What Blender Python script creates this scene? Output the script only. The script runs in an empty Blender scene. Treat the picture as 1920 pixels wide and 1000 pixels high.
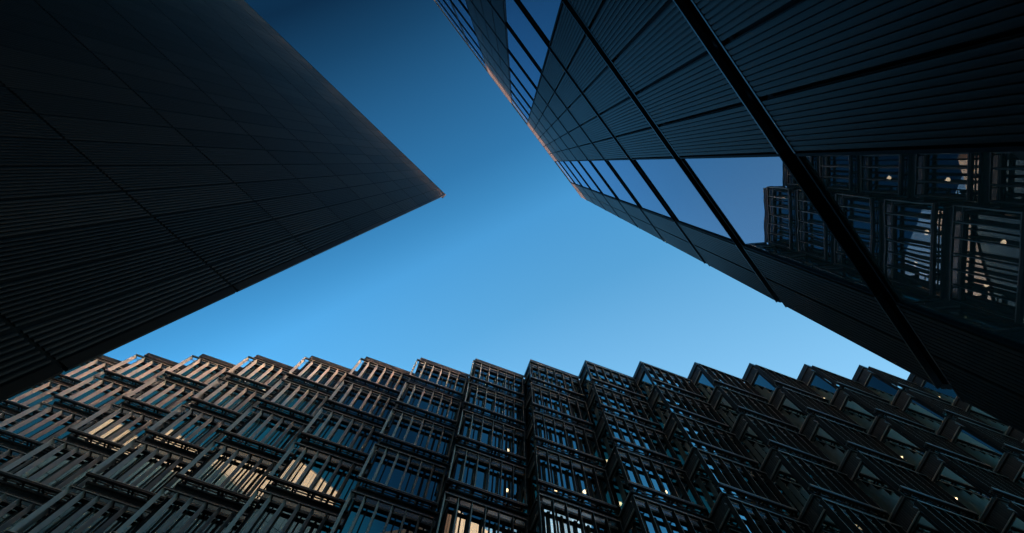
import bpy, math, random
from mathutils import Vector, Matrix

random.seed(7)
C = bpy.context.scene.collection
scene = bpy.context.scene
R_ = math.radians
EYE = 1.6                                   # camera height above the paving

# ------------------------------------------------------------------ camera
cam_data = bpy.data.cameras.new("camera")
cam = bpy.data.objects.new("camera", cam_data)
C.objects.link(cam)
cam_data.sensor_width = 36.0
cam_data.sensor_fit = 'HORIZONTAL'
cam_data.lens = 36.0 * 1062.6 / 1920.0
cam_data.clip_start = 0.05
cam_data.clip_end = 3000.0
TILT, ROLL = 0.181552, 0.0389
ct, st, cr, sr = math.cos(TILT), math.sin(TILT), math.cos(ROLL), math.sin(ROLL)
rows = (Matrix(((cr, -sr, 0), (sr, cr, 0), (0, 0, 1))) @ Matrix(((1, 0, 0), (0, ct, -st), (0, st, ct))))
right, down, fwd = rows[0], rows[1], rows[2]
m = Matrix.Identity(4)
for i in range(3):
    m[i][0], m[i][1], m[i][2] = right[i], -down[i], -fwd[i]
m[2][3] = EYE
cam.matrix_world = m
scene.camera = cam

# ------------------------------------------------------------------ sky, sun, exposure
SUN_AZ, SUN_EL = R_(107.0), R_(3.0)         # low sun behind the stepped building
world = bpy.data.worlds.new("World")
scene.world = world
world.use_nodes = True
nt = world.node_tree
nt.nodes.clear()
w_out = nt.nodes.new("ShaderNodeOutputWorld")
w_bg = nt.nodes.new("ShaderNodeBackground")
w_sky = nt.nodes.new("ShaderNodeTexSky")
w_sky.sky_type = 'NISHITA'
w_sky.sun_disc = False
w_sky.sun_elevation = SUN_EL
w_sky.sun_rotation = R_(90.0) - SUN_AZ
w_sky.ozone_density = 2.0
w_sky.air_density = 1.0
w_sky.dust_density = 0.3
SKY_STRENGTH = 0.1
w_bg.inputs["Strength"].default_value = SKY_STRENGTH
w_tc = nt.nodes.new("ShaderNodeTexCoord")
w_dot = nt.nodes.new("ShaderNodeVectorMath")
w_dot.operation = 'DOT_PRODUCT'
w_dot.inputs[1].default_value = (0.45, 0.893, 0.0)
w_map = nt.nodes.new("ShaderNodeMapRange")
w_map.inputs["From Min"].default_value = -1.0
w_map.inputs["From Max"].default_value = 1.0
w_ramp = nt.nodes.new("ShaderNodeValToRGB")
SKY_TINT = [(0.0, (0.0145, 0.037, 0.0431)),
            (0.125, (0.0231, 0.0893, 0.1042)),
            (0.2, (0.0302, 0.1621, 0.1715)),
            (0.255, (0.0231, 0.1327, 0.1411)),
            (0.295, (0.0133, 0.0515, 0.0777)),
            (0.325, (0.0122, 0.0403, 0.0624)),
            (0.365, (0.0283, 0.0978, 0.1411)),
            (0.42, (0.0612, 0.1993, 0.2757)),
            (0.4865, (0.1016, 0.3213, 0.426)),
            (0.52, (0.1543, 0.4357, 0.5436)),
            (0.5475, (0.2203, 0.5468, 0.657)),
            (0.62, (0.3077, 0.6038, 0.664)),
            (0.705, (0.5358, 0.7466, 0.7371)),
            (0.85, (1.0086, 1.0059, 0.8716)),
            (1.0, (1.0086, 0.9504, 0.7675))]
while len(w_ramp.color_ramp.elements) < len(SKY_TINT):
    w_ramp.color_ramp.elements.new(0.5)
for e, (p, c) in zip(w_ramp.color_ramp.elements, SKY_TINT):
    e.position = p
    e.color = (c[0], c[1], c[2], 1.0)
w_mul = nt.nodes.new("ShaderNodeVectorMath")
w_mul.operation = 'MULTIPLY'
w_gain = nt.nodes.new("ShaderNodeVectorMath")
w_gain.operation = 'SCALE'
w_gain.inputs["Scale"].default_value = 7.3
nt.links.new(w_tc.outputs["Generated"], w_dot.inputs[0])
nt.links.new(w_dot.outputs["Value"], w_map.inputs["Value"])
nt.links.new(w_map.outputs["Result"], w_ramp.inputs["Fac"])
nt.links.new(w_sky.outputs["Color"], w_mul.inputs[0])
nt.links.new(w_ramp.outputs["Color"], w_mul.inputs[1])
nt.links.new(w_mul.outputs["Vector"], w_gain.inputs[0])
nt.links.new(w_gain.outputs["Vector"], w_bg.inputs["Color"])
nt.links.new(w_bg.outputs["Background"], w_out.inputs["Surface"])

sun_data = bpy.data.lights.new("sun", 'SUN')
sun_data.energy = 5.0
sun_data.angle = R_(0.5)
sun_data.color = (1.0, 0.66, 0.46)
sun = bpy.data.objects.new("sun", sun_data)
C.objects.link(sun)
S = Vector((math.cos(SUN_EL) * math.cos(SUN_AZ), math.cos(SUN_EL) * math.sin(SUN_AZ), math.sin(SUN_EL)))
sun.rotation_euler = (-S).to_track_quat('-Z', 'Y').to_euler()
sun.location = S * 200

scene.view_settings.view_transform = 'Standard'
scene.view_settings.look = 'None'
scene.view_settings.exposure = 1.3
scene.view_settings.gamma = 1.0
scene.cycles.max_bounces = 8
scene.cycles.diffuse_bounces = 4
scene.cycles.glossy_bounces = 5
scene.cycles.transmission_bounces = 4
scene.cycles.transparent_max_bounces = 8
scene.cycles.caustics_reflective = True
scene.cycles.use_denoising = True
scene.cycles.blur_glossy = 0.0
scene.cycles.sample_clamp_indirect = 12.0


# ------------------------------------------------------------------ helpers
class MB:
    """Collects polygons; build() links them as one mesh object."""
    def __init__(self):
        self.v, self.f, self.t = [], [], []

    def poly(self, pts, tone=0.5):
        i = len(self.v)
        self.v += [tuple(p) for p in pts]
        self.f.append(tuple(range(i, i + len(pts))))
        self.t.append(tone)

    def prism(self, base, up, tone=0.5, cap0=True, cap1=True):
        """base: closed polygon of 3-D points, swept by the vector up."""
        i, n = len(self.v), len(base)
        up = Vector(up)
        b = [Vector(p) for p in base]
        self.v += [tuple(p) for p in b] + [tuple(p + up) for p in b]
        for k in range(n):
            q = (k + 1) % n
            self.f.append((i + k, i + q, i + n + q, i + n + k))
            self.t.append(tone)
        if cap0:
            self.f.append(tuple(i + k for k in reversed(range(n))))
            self.t.append(tone)
        if cap1:
            self.f.append(tuple(i + n + k for k in range(n)))
            self.t.append(tone)

    def box(self, x0, x1, y0, y1, z0, z1, tone=0.5, M=None):
        b = [Vector((x0, y0, z0)), Vector((x1, y0, z0)), Vector((x1, y1, z0)), Vector((x0, y1, z0))]
        up = Vector((0, 0, z1 - z0))
        if M:
            b = [M @ p for p in b]
            up = M.to_3x3() @ up
        self.prism(b, up, tone)

    def build(self, name, mat, parent=None, smooth=False):
        me = bpy.data.meshes.new(name)
        me.from_pydata(self.v, [], self.f)
        me.update()
        at = me.attributes.new("tone", 'FLOAT', 'FACE')
        at.data.foreach_set("value", self.t)
        if mat:
            me.materials.append(mat)
        if smooth:
            me.polygons.foreach_set("use_smooth", [True] * len(me.polygons))
        o = bpy.data.objects.new(name, me)
        C.objects.link(o)
        o.parent = parent
        return o


def thing(name, label, cat, loc=(0, 0, 0), group=None):
    o = bpy.data.objects.new(name, None)
    C.objects.link(o)
    o.location = loc
    o.empty_display_size = 0.5
    o["label"], o["category"] = label, cat
    if group:
        o["group"] = group
    return o


def node(nt, kind, **kw):
    n = nt.nodes.new(kind)
    for k, v in kw.items():
        if k in n.inputs:
            n.inputs[k].default_value = v
        else:
            setattr(n, k, v)
    return n


def metal(name, col, rough=0.45, metallic=0.0, var=0.25, spec=0.5, scale=0.6, tone_amp=0.3):
    """Painted or anodised sheet with slow stains and a tone per panel."""
    ma = bpy.data.materials.new(name)
    ma.use_nodes = True
    nt = ma.node_tree
    b = nt.nodes["Principled BSDF"]
    tc = node(nt, "ShaderNodeTexCoord")
    nz = node(nt, "ShaderNodeTexNoise", Scale=scale, Detail=4.0, Roughness=0.6)
    at = node(nt, "ShaderNodeAttribute")
    at.attribute_name = "tone"
    mr = node(nt, "ShaderNodeMapRange")
    mr.inputs["From Min"].default_value, mr.inputs["From Max"].default_value = 0.3, 0.7
    mr.inputs["To Min"].default_value, mr.inputs["To Max"].default_value = 1 - var, 1 + var
    mt = node(nt, "ShaderNodeMapRange")
    mt.inputs["To Min"].default_value, mt.inputs["To Max"].default_value = 1 - tone_amp, 1 + tone_amp
    mu = node(nt, "ShaderNodeMath", operation='MULTIPLY')
    sc = node(nt, "ShaderNodeVectorMath", operation='SCALE')
    sc.inputs[0].default_value = col
    nt.links.new(tc.outputs["Object"], nz.inputs["Vector"])
    nt.links.new(nz.outputs["Fac"], mr.inputs["Value"])
    nt.links.new(at.outputs["Fac"], mt.inputs["Value"])
    nt.links.new(mr.outputs["Result"], mu.inputs[0])
    nt.links.new(mt.outputs["Result"], mu.inputs[1])
    nt.links.new(mu.outputs["Value"], sc.inputs["Scale"])
    nt.links.new(sc.outputs["Vector"], b.inputs["Base Color"])
    rr = node(nt, "ShaderNodeMapRange")
    rr.inputs["To Min"].default_value, rr.inputs["To Max"].default_value = rough - 0.06, rough + 0.06
    nt.links.new(nz.outputs["Fac"], rr.inputs["Value"])
    nt.links.new(rr.outputs["Result"], b.inputs["Roughness"])
    b.inputs["Metallic"].default_value = metallic
    b.inputs["Specular IOR Level"].default_value = spec
    return ma


def glass(name, tint, through, ior, wave_scale, wave, body=None, floor=0.0, rough=0.0):
    """Coated pane: mirror reflection by angle over a dim view (or a dark body) behind it."""
    ma = bpy.data.materials.new(name)
    ma.use_nodes = True
    nt = ma.node_tree
    nt.nodes.clear()
    out = node(nt, "ShaderNodeOutputMaterial")
    mix = node(nt, "ShaderNodeMixShader")
    gl = node(nt, "ShaderNodeBsdfGlossy", Roughness=rough)
    gl.inputs["Color"].default_value = (*tint, 1)
    fr = node(nt, "ShaderNodeFresnel", IOR=ior)
    ad = node(nt, "ShaderNodeMath", operation='ADD')
    ad.use_clamp = True
    ad.inputs[1].default_value = floor
    if body:
        bk = node(nt, "ShaderNodeBsdfDiffuse")
        bk.inputs["Color"].default_value = (*body, 1)
    else:
        bk = node(nt, "ShaderNodeBsdfTransparent")
        bk.inputs["Color"].default_value = (*through, 1)
    tc = node(nt, "ShaderNodeTexCoord")
    nz = node(nt, "ShaderNodeTexNoise", Scale=wave_scale, Detail=1.5)
    bp = node(nt, "ShaderNodeBump", Strength=1.0, Distance=wave)
    nt.links.new(tc.outputs["Object"], nz.inputs["Vector"])
    nt.links.new(nz.outputs["Fac"], bp.inputs["Height"])
    nt.links.new(bp.outputs["Normal"], gl.inputs["Normal"])
    nt.links.new(fr.outputs["Fac"], ad.inputs[0])
    ge = node(nt, "ShaderNodeNewGeometry")                  # the inner side of the pane lets light straight through
    fs = node(nt, "ShaderNodeMath", operation='SUBTRACT')
    fs.inputs[0].default_value = 1.0
    fm = node(nt, "ShaderNodeMath", operation='MULTIPLY')
    nt.links.new(ge.outputs["Backfacing"], fs.inputs[1])
    nt.links.new(fs.outputs["Value"], fm.inputs[0])
    nt.links.new(ad.outputs["Value"], fm.inputs[1])
    nt.links.new(fm.outputs["Value"], mix.inputs["Fac"])
    nt.links.new(bk.outputs[0], mix.inputs[1])
    nt.links.new(gl.outputs[0], mix.inputs[2])
    nt.links.new(mix.outputs[0], out.inputs["Surface"])
    return ma


M_CLAD = metal("ribbed_cladding", (0.072, 0.050, 0.042), rough=0.46, metallic=0.0, var=0.12, spec=0.16, scale=0.25, tone_amp=0.28)
M_END = metal("pale_end_cladding", (0.37, 0.32, 0.285), rough=0.5, var=0.12, spec=0.3, scale=0.25, tone_amp=0.12)
M_BAND = metal("dark_joint_metal", (0.02, 0.02, 0.022), rough=0.6, var=0.2, spec=0.08)
M_TRIM = metal("trim_metal", (0.12, 0.12, 0.125), rough=0.35, metallic=0.5, var=0.15)
M_CORE = metal("building_core", (0.02, 0.02, 0.022), rough=0.8, var=0.2)
M_BRONZE = metal("bronze_metal", (0.032, 0.026, 0.022), rough=0.45, metallic=0.2, var=0.2, scale=1.5)
M_RAIL = metal("rail_metal", (0.60, 0.53, 0.47), rough=0.4, metallic=0.1, var=0.15, scale=2.0)
M_FIN = metal("fin_metal", (0.50, 0.475, 0.465), rough=0.55, metallic=0.0, var=0.12, spec=0.2, scale=1.2)
M_FIN_SHADED = metal("fin_shaded_metal", (0.026, 0.024, 0.024), rough=0.55, var=0.1, spec=0.12)  # dark copy of the fin metal, shade put into the colour
M_SPAN = metal("spandrel_metal", (0.048, 0.045, 0.044), rough=0.55, metallic=0.0, var=0.2, scale=1.0)
M_ROOM = metal("room_ceiling", (0.09, 0.088, 0.082), rough=0.9, var=0.1)
M_BOUNCE = metal("bounce_satin_metal", (0.85, 0.78, 0.75), rough=0.26, metallic=1.0, var=0.1, scale=0.2)
M_PAVE = metal("paving", (0.16, 0.155, 0.15), rough=0.85, var=0.25, scale=0.8)
M_GLASS_T = glass("teal_window_glass", (0.84, 0.95, 0.91), (0.32, 0.31, 0.28), 2.6, 0.55, 0.002, floor=0.29)
M_GLASS_D = glass("spandrel_glass", (0.78, 0.92, 0.94), (0, 0, 0), 2.4, 0.55, 0.002, body=(0.008, 0.010, 0.011), floor=0.0, rough=0.25)
M_GLASS_B = glass("blue_window_glass", (0.76, 0.80, 1.0), (0, 0, 0), 2.3, 0.8, 0.0014, body=(0.09, 0.12, 0.11), floor=0.08)

# ------------------------------------------------------------------ ground
g = MB()
g.poly([(-600, -600, 0), (600, -600, 0), (600, 600, 0), (-600, 600, 0)])
o = g.build("ground", M_PAVE)
o["kind"] = "structure"


# ------------------------------------------------------------------ ribbed walls
def wall_frame(az, sgn, dist):
    """a wall plane: s runs along azimuth az, n points from the camera to the wall."""
    u = Vector((math.cos(az), math.sin(az), 0))
    n = Vector((-math.sin(az), math.cos(az), 0)) * sgn
    return u, n, n * dist


def ribs(mb, u, n, o0, s0, s1, z0, z1, pitch, prof, tone, back=0.06):
    """vertical flutes from s0 to s1; prof = list of (fraction of the pitch, depth behind the face)."""
    cnt = max(1, round(abs(s1 - s0) / pitch))
    p = (s1 - s0) / cnt
    up = Vector((0, 0, z1 - z0))
    for k in range(cnt):
        a = s0 + k * p
        pts = [o0 + u * (a + f * p) + n * d for f, d in prof]
        lo = [Vector((q.x, q.y, z0)) for q in pts]
        for i in range(len(lo) - 1):
            mb.poly([lo[i], lo[i + 1], lo[i + 1] + up, lo[i] + up], tone)
        b0 = o0 + u * (a + p) + n * back
        b1 = o0 + u * a + n * back
        cap = lo + [Vector((b0.x, b0.y, z0)), Vector((b1.x, b1.y, z0))]
        mb.poly(cap, tone)
        mb.poly([q + up for q in cap], tone)


def slab(mb, u, n, o0, s0, s1, d0, d1, z0, z1, tone=0.5):
    q = [o0 + u * s + n * d for s, d in ((s0, d0), (s1, d0), (s1, d1), (s0, d1))]
    mb.prism([Vector((p.x, p.y, z0)) for p in q], (0, 0, z1 - z0), tone)


ROUND = [(0.00, 0.030), (0.08, 0.012), (0.20, 0.003), (0.36, 0.0), (0.52, 0.003), (0.68, 0.012), (0.78, 0.030), (0.79, 0.044), (0.99, 0.044), (1.0, 0.030)]
BOARD = [(0.00, 0.030), (0.01, 0.004), (0.25, 0.001), (0.60, 0.0), (0.86, 0.002), (0.87, 0.030), (1.0, 0.030)]

PITCH = 4.02
SEAMS = [EYE + 6.07 + PITCH * k for k in range(-2, 9)]      # floor joints of both ribbed towers
SEAMS[0] = 0.0
TOP = EYE + 41.45

# ---------------- left tower
AL = 0.734663
uL, nL, oL = wall_frame(AL, 1, 5.208)
tower_a = thing("ribbed_tower", "dark tower of closely ribbed grey cladding with thin floor seams and no windows", "building", oL + uL * -2.03)
inv_a = Vector(tower_a.location)


def place(o, base):
    o.location = -base
    return o


S_EDGE = -0.3905 * 5.208
S_TRIM = -0.4185 * 5.208
joints = [S_TRIM, -0.5255 * 5.208]
while joints[-1] > -27.0:
    joints.append(joints[-1] - 0.1225 * 5.208)
levels = SEAMS + [TOP]
EL_AZ = R_(175.5)                                           # the end wall that turns away along the street
uE = Vector((math.cos(EL_AZ), math.sin(EL_AZ), 0))
nE = Vector((math.sin(EL_AZ), -math.cos(EL_AZ), 0)) * -1    # into the building
if nE.y > 0:
    nE = -nE
cornL = oL + uL * S_EDGE
for i in range(len(levels) - 1):
    z0, z1 = levels[i] + 0.035, levels[i + 1] - 0.035
    if i == len(levels) - 2:
        z1 = TOP - 0.10
    mb = MB()
    for k in range(len(joints) - 1):
        ribs(mb, uL, nL, oL, joints[k] - 0.018, joints[k + 1] + 0.018, z0, z1, 0.0705, ROUND, random.random())
    place(mb.build("cladding_storey", M_CLAD, tower_a), inv_a)
    mb = MB()
    slab(mb, uL, nL, oL, S_EDGE, S_TRIM + 0.02, 0.0, 0.06, z0, z1, random.random())
    place(mb.build("corner_trim", M_CLAD, tower_a), inv_a)
    mb = MB()
    for k in range(34):
        a = 0.16 + k * 0.64
        ribs(mb, uE, nE, cornL, a + 0.012, a + 0.628, z0, z1, 0.0705, ROUND, random.random())
    slab(mb, uE, nE, cornL, 0.075, 0.15, 0.0, 0.06, z0, z1, 0.4)
    place(mb.build("end_cladding", M_END, tower_a), inv_a)
mb = MB()
tri = [cornL + uL * -0.01 + nL * 0.062, cornL + uL * -26.0 + nL * 0.062, cornL + uE * 22.0 + nE * 0.062]
tri[0] = tri[0] + nE * 0.06
mb.prism([Vector((p.x, p.y, 0)) for p in tri], (0, 0, TOP - 0.3))
place(mb.build("core_wall", M_CORE, tower_a), inv_a)
mb = MB()
slab(mb, uL, nL, oL, S_EDGE + 0.01, -28.0, -0.012, 0.35, TOP - 0.095, TOP)
slab(mb, uE, nE, cornL, 0.36, 22.0, -0.012, 0.35, TOP - 0.094, TOP - 0.001)
place(mb.build("roof_coping", M_TRIM, tower_a), inv_a)

# ---------------- right tower
AR = 0.874071
uR, nR, oR = wall_frame(AR, -1, 2.23)
S_END = 4.90
tower_b = thing("banded_tower", "dark tower with deep floor bands, ribbed panels and tall blue mirror windows", "building", oR + uR * S_END)
inv_b = Vector(tower_b.location)
GAP = 0.34
zones = [("clad", 4.90, 3.555), ("glass", 3.545, 1.615), ("clad", 1.61, -1.615), ("glass", -1.62, -3.44),
         ("clad", -3.445, -6.10), ("glass", -6.105, -8.25), ("glass", -8.255, -12.0), ("clad", -12.005, -22.0)]
cornR = oR + uR * S_END
uF = Vector((math.cos(R_(1.0)), math.sin(R_(1.0)), 0))
nF = Vector((uF.y, -uF.x, 0))
for i in range(len(levels) - 1):
    z0 = levels[i]
    z1 = levels[i + 1] - GAP
    if i == len(levels) - 2:
        z1 = TOP - 0.05
    for kind, sa, sb in zones:
        if kind == "clad":
            n = max(1, round((sa - sb) / 0.645))
            mb = MB()
            for k in range(n):
                a, b = sa - (sa - sb) * k / n, sa - (sa - sb) * (k + 1) / n
                ribs(mb, uR, nR, oR, a - 0.021, b + 0.021, z0 + 0.03, z1 - 0.03, 0.0615, BOARD, random.random())
            place(mb.build("cladding_panel", M_CLAD, tower_b), inv_b)
            for za, zb in ((z1 - 0.03, z1), (z0, z0 + 0.03)):
                mb = MB()
                slab(mb, uR, nR, oR, sa, sb, -0.004, 0.07, za, zb)
                place(mb.build("edge_trim", M_TRIM, tower_b), inv_b)
        else:
            mb = MB()
            for s in (sa, sb + 0.035):
                slab(mb, uR, nR, oR, s, s - 0.035, 0.0, 0.09, z0, z1)
            for za, zb in ((z0, z0 + 0.035), (z1 - 0.035, z1)):
                slab(mb, uR, nR, oR, sa - 0.035, sb + 0.035, 0.001, 0.09, za, zb)
            f = place(mb.build("window", M_BAND, tower_b), inv_b)
            mb = MB()
            e0, e1 = random.uniform(-0.004, 0.004), random.uniform(-0.004, 0.004)      # no two panes hang quite true
            q = [oR + uR * s + nR * d for s, d in ((sa - 0.036, 0.03 + e0), (sb + 0.036, 0.03 + e1), (sb + 0.036, 0.06 + e1), (sa - 0.036, 0.06 + e0))]
            mb.prism([Vector((p.x, p.y, z0 + 0.036)) for p in q], (0, 0, z1 - z0 - 0.072))
            mb.build("pane", M_GLASS_B, f)
    mb = MB()
    for k in range(30):
        a = 0.02 + k * 0.64
        ribs(mb, uF, nF, cornR, a + 0.012, a + 0.628, z0, z1, 0.0705, BOARD, random.random())
    place(mb.build("end_cladding", M_END, tower_b), inv_b)
mb = MB()
tri = [cornR + uR * -0.28 + nR * 0.22, cornR + uR * -27 + nR * 0.22, cornR + uF * 20 + nF * 0.22]
mb.prism([Vector((p.x, p.y, 0)) for p in tri], (0, 0, TOP - 0.3))
tri = [cornR + uR * -0.02 + nR * 0.075, cornR + uR * -27 + nR * 0.075, cornR + uF * 20 + nF * 0.075]
for i in range(len(levels) - 1):
    z0 = levels[i] + 0.002
    z1 = (levels[i + 1] - GAP if i < len(levels) - 2 else TOP - 0.05) - 0.002
    t2 = [cornR + uR * -0.02 + nR * 0.095, cornR + uR * -27 + nR * 0.095, cornR + uF * 20 + nF * 0.065]
    mb.prism([Vector((p.x, p.y, z0)) for p in t2], (0, 0, z1 - z0))
place(mb.build("core_wall", M_BAND, tower_b), inv_b)
mb = MB()
slab(mb, uR, nR, oR, S_END + 0.01, -22.0, -0.012, 0.3, TOP - 0.048, TOP)
place(mb.build("roof_coping", M_TRIM, tower_b), inv_b)

# added unseen block: satin metal panels that bounce the sun onto the upper left fins
BK_AZ = R_(127.5 - 90.0)
u2 = Vector((math.cos(BK_AZ), math.sin(BK_AZ), 0))
n2 = Vector((math.sin(BK_AZ), -math.cos(BK_AZ), 0))
pc = Vector((14.0, -8.0, 0))
LEAN = math.tan(R_(6.5))                                    # outward lean that aims the bounced sun down at the fins
mb = MB()
q = [pc + u2 * -11 + n2 * 0.05, pc + u2 * 11 + n2 * 0.05, pc + u2 * 11 + n2 * 7, pc + u2 * -11 + n2 * 7]
mb.prism([Vector((p.x, p.y, TOP - 0.31)) for p in q], (0, 0, 15.3))
place(mb.build("bounce_block", M_BAND, tower_b), inv_b)
mb = MB()
for i in range(4):
    for k in range(22):
        zb = TOP - 0.2 + i * 3.8
        ln = -n2 * LEAN
        q = [pc + u2 * a + n2 * d + ln * (zb - TOP) for a, d in ((-10.99 + k, 0.0), (-10.01 + k, 0.0), (-10.01 + k, 0.048), (-10.99 + k, 0.048))]
        mb.prism([Vector((p.x, p.y, zb)) for p in q], ln * 3.7 + Vector((0, 0, 3.7)), random.random())
place(mb.build("bounce_cladding", M_BOUNCE, tower_b), inv_b)

mb = MB()                                                   # added unseen roof slab, keeps the bounced sun off the left tower
slab(mb, uR, nR, oR, 1.3, -14.0, 2.9, 4.4, TOP - 0.31, TOP + 6.6)
place(mb.build("light_blocker", M_BAND, tower_b), inv_b)

# ------------------------------------------------------------------ stepped building
HS = 38.7
T0 = Vector((0.0406 * HS, 0.3561 * HS, 0))
STEP = Vector((0.1011 * HS, -0.00236 * HS, 0))
AD = R_(18.3)
dW = Vector((math.cos(AD), math.sin(AD), 0))                # along the wide face, to the right
iW = Vector((-math.sin(AD), math.cos(AD), 0))               # into the building
WIDE = STEP.dot(dW)
DEEP = -STEP.dot(iW)
stepped = thing("stepped_office_block", "office block with a sawtooth front of projecting bay windows screened by tall vertical fins", "building", (0, 14.0, 0))
inv_s = Vector(stepped.location)
ROWS, FH = 5, 4.0
ZROW = [EYE + 38.35 - FH * j for j in range(10)]            # top of each storey's spandrel
GT, GB = -0.95, -3.92                                       # head and sill of the glass below that


def bay_meshes():
    """one bay in its own frame: x along the wide face, y inward, z from the spandrel top."""
    out = []
    # body: triangular floor slab with its lip, and the ribbed spandrel faces
    mb = MB()
    e = 0.02
    mb.prism([(0, 0, GT), (WIDE - e, 0, GT), (0, DEEP - e, GT)], (0, 0, -GT))
    # lip under the glass of the storey above is the top edge of this slab
    mb.box(-0.10, WIDE - 0.12, -0.10, -0.001, -0.13, -0.005)
    mb.box(-0.099, -0.001, 0.0, DEEP - 0.12, -0.129, -0.006)
    n = int((WIDE - 0.1) / 0.105)
    for k in range(n):
        x = 0.03 + k * 0.105
        mb.box(x, x + 0.055, -0.035, -0.001, GT + 0.47, -0.16, random.random())
    n = int((DEEP - 0.1) / 0.105)
    for k in range(n):
        y = 0.04 + k * 0.105
        mb.box(-0.035, -0.001, y, y + 0.055, GT + 0.06, -0.16, random.random())
    out.append(("bay_window", mb, M_SPAN))
    # glazed strip over the window, wide pane and side pane
    mb = MB()
    mb.box(0.03, WIDE - 0.14, -0.018, -0.001, GT + 0.02, GT + 0.43)
    out.append(("transom_glass", mb, M_GLASS_D))
    mb = MB()
    mb.box(0.06, WIDE - 0.08, 0.08, 0.10, GB + 0.06, GT - 0.02)
    out.append(("window_glass", mb, M_GLASS_T))
    mb = MB()
    mb.box(0.05, 0.07, 0.12, DEEP - 0.07, GB + 0.06, GT - 0.05)
    out.append(("side_glass", mb, M_GLASS_T))
    # frame: posts, mullions, head
    mb = MB()
    mb.box(0.0, 0.078, 0.0, 0.118, GB, GT - 0.001)
    mb.box(WIDE - 0.10, WIDE - 0.02, 0.02, 0.12, GB, GT - 0.001)
    for k in range(1, 6):
        x = 0.02 + k * 0.62
        w = 0.06 if k == 4 else 0.03
        if k != 2:
            mb.box(x - w, x + w, 0.04, 0.13, GB, GT - 0.08)
    mb.box(0.079, WIDE - 0.101, 0.03, 0.14, GT - 0.08, GT - 0.002)
    mb.box(0.079, WIDE - 0.101, 0.03, 0.14, GB, GB + 0.07)
    mb.box(0.0, 0.10, 0.119, DEEP - 0.03, GB + 0.001, GB + 0.06)
    out.append(("window_frame", mb, M_BAND))
    # pale bars across the side face
    mb = MB()
    mb.box(-0.06, -0.002, 0.02, DEEP - 0.03, GT - 0.045, GT - 0.003)
    out.append(("head_bar", mb, M_RAIL))
    mb = MB()
    mb.box(-0.06, -0.002, 0.02, DEEP - 0.03, GB + 0.004, GB + 0.045)
    out.append(("sill_bar", mb, M_RAIL))
    # fins of the sunscreen
    fin = MB()
    HT, HB, X0, SP = GT - 0.12, GB - 0.12, -0.24, 0.605
    fin.prism([(-0.026, -0.345, HB + 0.20), (-0.010, -0.345, HB + 0.20), (0.076, -0.125, HB + 0.20), (-0.026, -0.125, HB + 0.20)], (0, 0, HT - HB + 0.04))
    for k in range(7):
        out.append(("fin", fin, M_FIN, (X0 + k * SP, 0, 0)))
    # top rail: an outer plate and an inner bar with brackets back to the wall, thin pale edges
    mb = MB()
    a, b = X0 - 0.026, X0 + 6 * SP + 0.026
    mb.box(a, b, -0.372, -0.346, HT + 0.185, HT + 0.262)
    mb.box(a, b, -0.3455, -0.22, HT + 0.242, HT + 0.2615)
    mb.box(a, b, -0.044, -0.024, HT + 0.20, HT + 0.24)
    for x in (0.42, 1.65, 2.88):
        mb.box(x, x + 0.05, -0.3455, -0.0185, HT + 0.15, HT + 0.188)
        mb.box(x, x + 0.05, -0.22, -0.0185, GT + 0.02, GT + 0.06)
    out.append(("top_rail", mb, M_BRONZE))
    mb = MB()
    mb.box(a, b, -0.376, -0.350, HT + 0.162, HT + 0.1845)
    mb.box(a, b, -0.046, -0.022, HT + 0.178, HT + 0.1995)
    mb.box(0.03, b, -0.036, -0.0185, GT + 0.43, GT + 0.452)
    mb.box(0.03, b, -0.030, -0.0185, GT + 0.0, GT + 0.019)
    out.append(("rail_edge", mb, M_RAIL))
    # maintenance ledge under the fins
    mb = MB()
    mb.box(a - 0.01, b + 0.01, -0.385, -0.25, HB + 0.06, HB + 0.199)
    mb.box(0.02, b, -0.135, -0.10, HB + 0.10, HB + 0.17)
    for x in (0.16, 0.92, 1.62, 1.80, 2.50, 3.16):
        mb.box(x, x + 0.09, -0.249, 0.03, HB + 0.06, HB + 0.099)
    out.append(("ledge", mb, M_BRONZE))
    mb = MB()
    mb.box(a - 0.012, b + 0.012, -0.40, -0.386, HB + 0.175, HB + 0.21)
    mb.box(a, b, -0.249, -0.238, HB + 0.085, HB + 0.105)
    out.append(("ledge_edge", mb, M_RAIL))
    return out


def in_frame(p, pad=0.18):
    q = p - Vector((0, 0, EYE))
    zc = q.dot(fwd)
    if zc <= 0.1:
        return False
    x, y = q.dot(right) / zc * 1062.6 / 960.0, q.dot(down) / zc * 1062.6 / 500.0
    return abs(x) < 1 + pad and abs(y) < 1 + pad * 1.6


protos = None


def new_bay(mat4):
    """the first bay is built, every later one is a copy sharing its meshes."""
    global protos
    if protos is None:
        protos = []
        cache = {}
        spec = bay_meshes()
        for it in spec:
            off = it[3] if len(it) > 3 else (0, 0, 0)
            if id(it[1]) in cache:
                ob = bpy.data.objects.new(it[0], cache[id(it[1])])
                C.objects.link(ob)
            else:
                ob = it[1].build(it[0], it[2])
                cache[id(it[1])] = ob.data
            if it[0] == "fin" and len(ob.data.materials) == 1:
                ob.data.materials.append(M_FIN_SHADED)         # left side of the fin coloured darker to stand for shade
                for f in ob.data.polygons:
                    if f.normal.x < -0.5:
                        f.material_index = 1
            if protos:
                ob.parent = protos[0]
                ob.location = off
            else:
                ob.parent = stepped
            protos.append(ob)
        root = protos[0]
    else:
        root = protos[0].copy()
        C.objects.link(root)
        for p in protos[1:]:
            c = p.copy()
            C.objects.link(c)
            c.parent = root
    root.matrix_local = mat4
    return root


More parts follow.
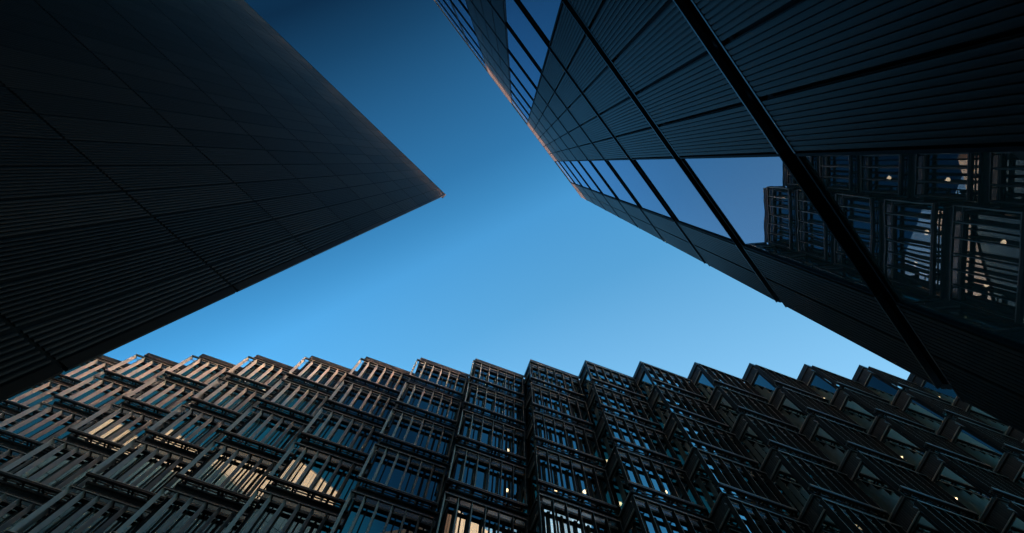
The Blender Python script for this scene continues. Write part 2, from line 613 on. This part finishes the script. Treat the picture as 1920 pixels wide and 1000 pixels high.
n_bays = 0
KMIN, KMAX = -9, 8
tips = {k: T0 + STEP * k for k in range(KMIN, KMAX + 2)}
inset = dW * 0.10 + iW * 0.10
rotW = Matrix.Rotation(AD, 4, 'Z')
lower = MB()
for j in range(7):
    for k in range(KMIN, KMAX + 1):
        p = tips[k] + inset
        p.z = ZROW[j]
        mid = p + dW * (WIDE / 2) - Vector((0, 0, 2.5))
        if j >= ROWS or not in_frame(mid):
            if j >= ROWS:
                Mx = Matrix.Translation(p) @ rotW
                for it in bay_meshes():
                    if it[0] in ("bay_window", "window_frame", "ledge", "top_rail"):
                        i0 = len(lower.v)
                        lower.v += [tuple(Mx @ Vector(v)) for v in it[1].v]
                        lower.f += [tuple(i0 + q for q in f) for f in it[1].f]
                        lower.t += it[1].t
            continue
        new_bay(Matrix.Translation(p - inv_s) @ rotW)
        n_bays += 1
print("bays", n_bays)
place(lower.build("lower_storeys", M_BRONZE, stepped), inv_s)

# roof edge: one zigzag coping over all the bays
mb = MB()
for k in range(KMIN, KMAX + 1):
    p = tips[k]
    z0, z1 = EYE + 38.352, EYE + HS
    for (x0, x1, y0, y1, za, zb) in ((0.0, WIDE + 0.0, 0.0, 0.09, z0 + 0.02, z1), (0.0, 0.09, 0.091, DEEP - 0.002, z0 + 0.02, z1)):
        Mx = Matrix.Translation(p) @ rotW
        mb.box(x0, x1, y0, y1, za, zb, 0.5, Mx)
    Mx = Matrix.Translation(p) @ rotW
    mb.prism([Mx @ Vector(q) for q in ((0.091, 0.091, z0), (WIDE, 0.091, z0), (0.091, DEEP, z0))], (0, 0, 0.2))
place(mb.build("roof_edge", M_BRONZE, stepped), inv_s)

# floor slabs, rear core and lower wall behind the bays
base_l, base_r = tips[KMIN] + iW * (DEEP + 0.02), tips[KMAX + 1] + iW * (DEEP + 0.02)
along = (base_r - base_l).normalized()
inn = Vector((-along.y, along.x, 0))
for j in range(7):
    mb = MB()
    q = [base_l + inn * 0.12, base_r + inn * 0.12, base_r + inn * 7, base_l + inn * 7]
    mb.prism([Vector((p.x, p.y, ZROW[j] + GT + 0.003)) for p in q], (0, 0, -GT - 0.01))
    place(mb.build("floor_slab", M_ROOM, stepped), inv_s)
mb = MB()
q = [base_l + inn * 7.01, base_r + inn * 7.01, base_r + inn * 26, base_l + inn * 26]
mb.prism([Vector((p.x, p.y, 0)) for p in q], (0, 0, EYE + 38.3))
q = [base_l + inn * 0.1, base_r + inn * 0.1, base_r + inn * 7.009, base_l + inn * 7.009]
mb.prism([Vector((p.x, p.y, 0)) for p in q], (0, 0, ZROW[6] + GB))
for side in (base_l, base_r):
    q = [side + inn * 0.1, side + inn * 7.005, side + inn * 7.005 + along * 0.2, side + inn * 0.1 + along * 0.2]
    mb.prism([Vector((p.x, p.y, 0.002)) for p in q], (0, 0, EYE + 38.25))
place(mb.build("core_wall", M_CORE, stepped), inv_s)

# ------------------------------------------------------------------ ceiling lights seen through the glass
ml = bpy.data.materials.new("lamp_glow")
ml.use_nodes = True
b = ml.node_tree.nodes["Principled BSDF"]
b.inputs["Base Color"].default_value = (0.9, 0.85, 0.75, 1)
b.inputs["Emission Color"].default_value = (1.0, 0.80, 0.52, 1)
b.inputs["Emission Strength"].default_value = 16.0


def disc(mb, r, z0, z1, n=20, inner=0.0):
    if inner:
        for k in range(n):
            a, c = 2 * math.pi * k / n, 2 * math.pi * (k + 1) / n
            mb.prism([(r * math.cos(a), r * math.sin(a), z0), (r * math.cos(c), r * math.sin(c), z0),
                      (inner * math.cos(c), inner * math.sin(c), z0), (inner * math.cos(a), inner * math.sin(a), z0)], (0, 0, z1 - z0))
    else:
        mb.prism([(r * math.cos(2 * math.pi * k / n), r * math.sin(2 * math.pi * k / n), z0) for k in range(n)], (0, 0, z1 - z0))


LIGHTS = [
    (0.13, 15.85, 2, "round lit ceiling light, upper of two in the bay column left of the straight seam"),
    (0.14, 15.80, 3, "round lit ceiling light, lower of two in the bay column left of the straight seam"),
    (4.02, 15.72, 2, "lit ceiling light above a ledge, highest in the bay column right of the straight seam"),
    (2.53, 15.73, 3, "lit ceiling light over a ledge, lower left one right of the straight seam"),
    (4.00, 15.72, 3, "lit ceiling light between fins, lower right one right of the straight seam"),
    (7.93, 15.59, 3, "lit ceiling light alone in the second bay column right of the seam"),
    (5.90, 15.20, 4, "faint lit ceiling light behind a side pane near the bottom edge of the facade"),
    (22.07, 15.39, 0, "lit ceiling light behind a top floor side pane, left of two there"),
    (22.12, 15.38, 2, "lit ceiling light behind a dark side pane two floors under the roof, on the right"),
    (22.10, 15.36, 3, "lit ceiling light lowest and farthest right on the facade, behind a dark side pane"),
    (30.03, 14.98, 0, "lit ceiling light at the end of the top floor beside the banded tower"),
    (-17.01, 16.33, 0, "tiny lit ceiling light at the far left under a top floor ledge"),
    (2.45, 15.70, 4, "lit ceiling light mirrored in the tower window, lowest of those on the left"),
    (4.05, 15.70, 4, "lit ceiling light mirrored in the tower window, lowest of those on the right"),
]
ring, lamp = MB(), MB()
disc(ring, 0.14, -0.06, -0.002, inner=0.116)
disc(lamp, 0.115, -0.045, -0.003)
first = None
for i, (x, y, row, lab) in enumerate(LIGHTS):
    z = ZROW[row] + GT
    if first is None:
        t = thing("ceiling_light", lab, "ceiling light", (x, y, z), "lit ceiling lights inside the offices")
        a, b = ring.build("housing", M_BRONZE, t), lamp.build("diffuser", ml, t)
        first = (t, a, b)
    else:
        t = first[0].copy()
        C.objects.link(t)
        t.location = (x, y, z)
        t["label"] = lab
        for c0 in first[1:]:
            c = c0.copy()
            C.objects.link(c)
            c.parent = t
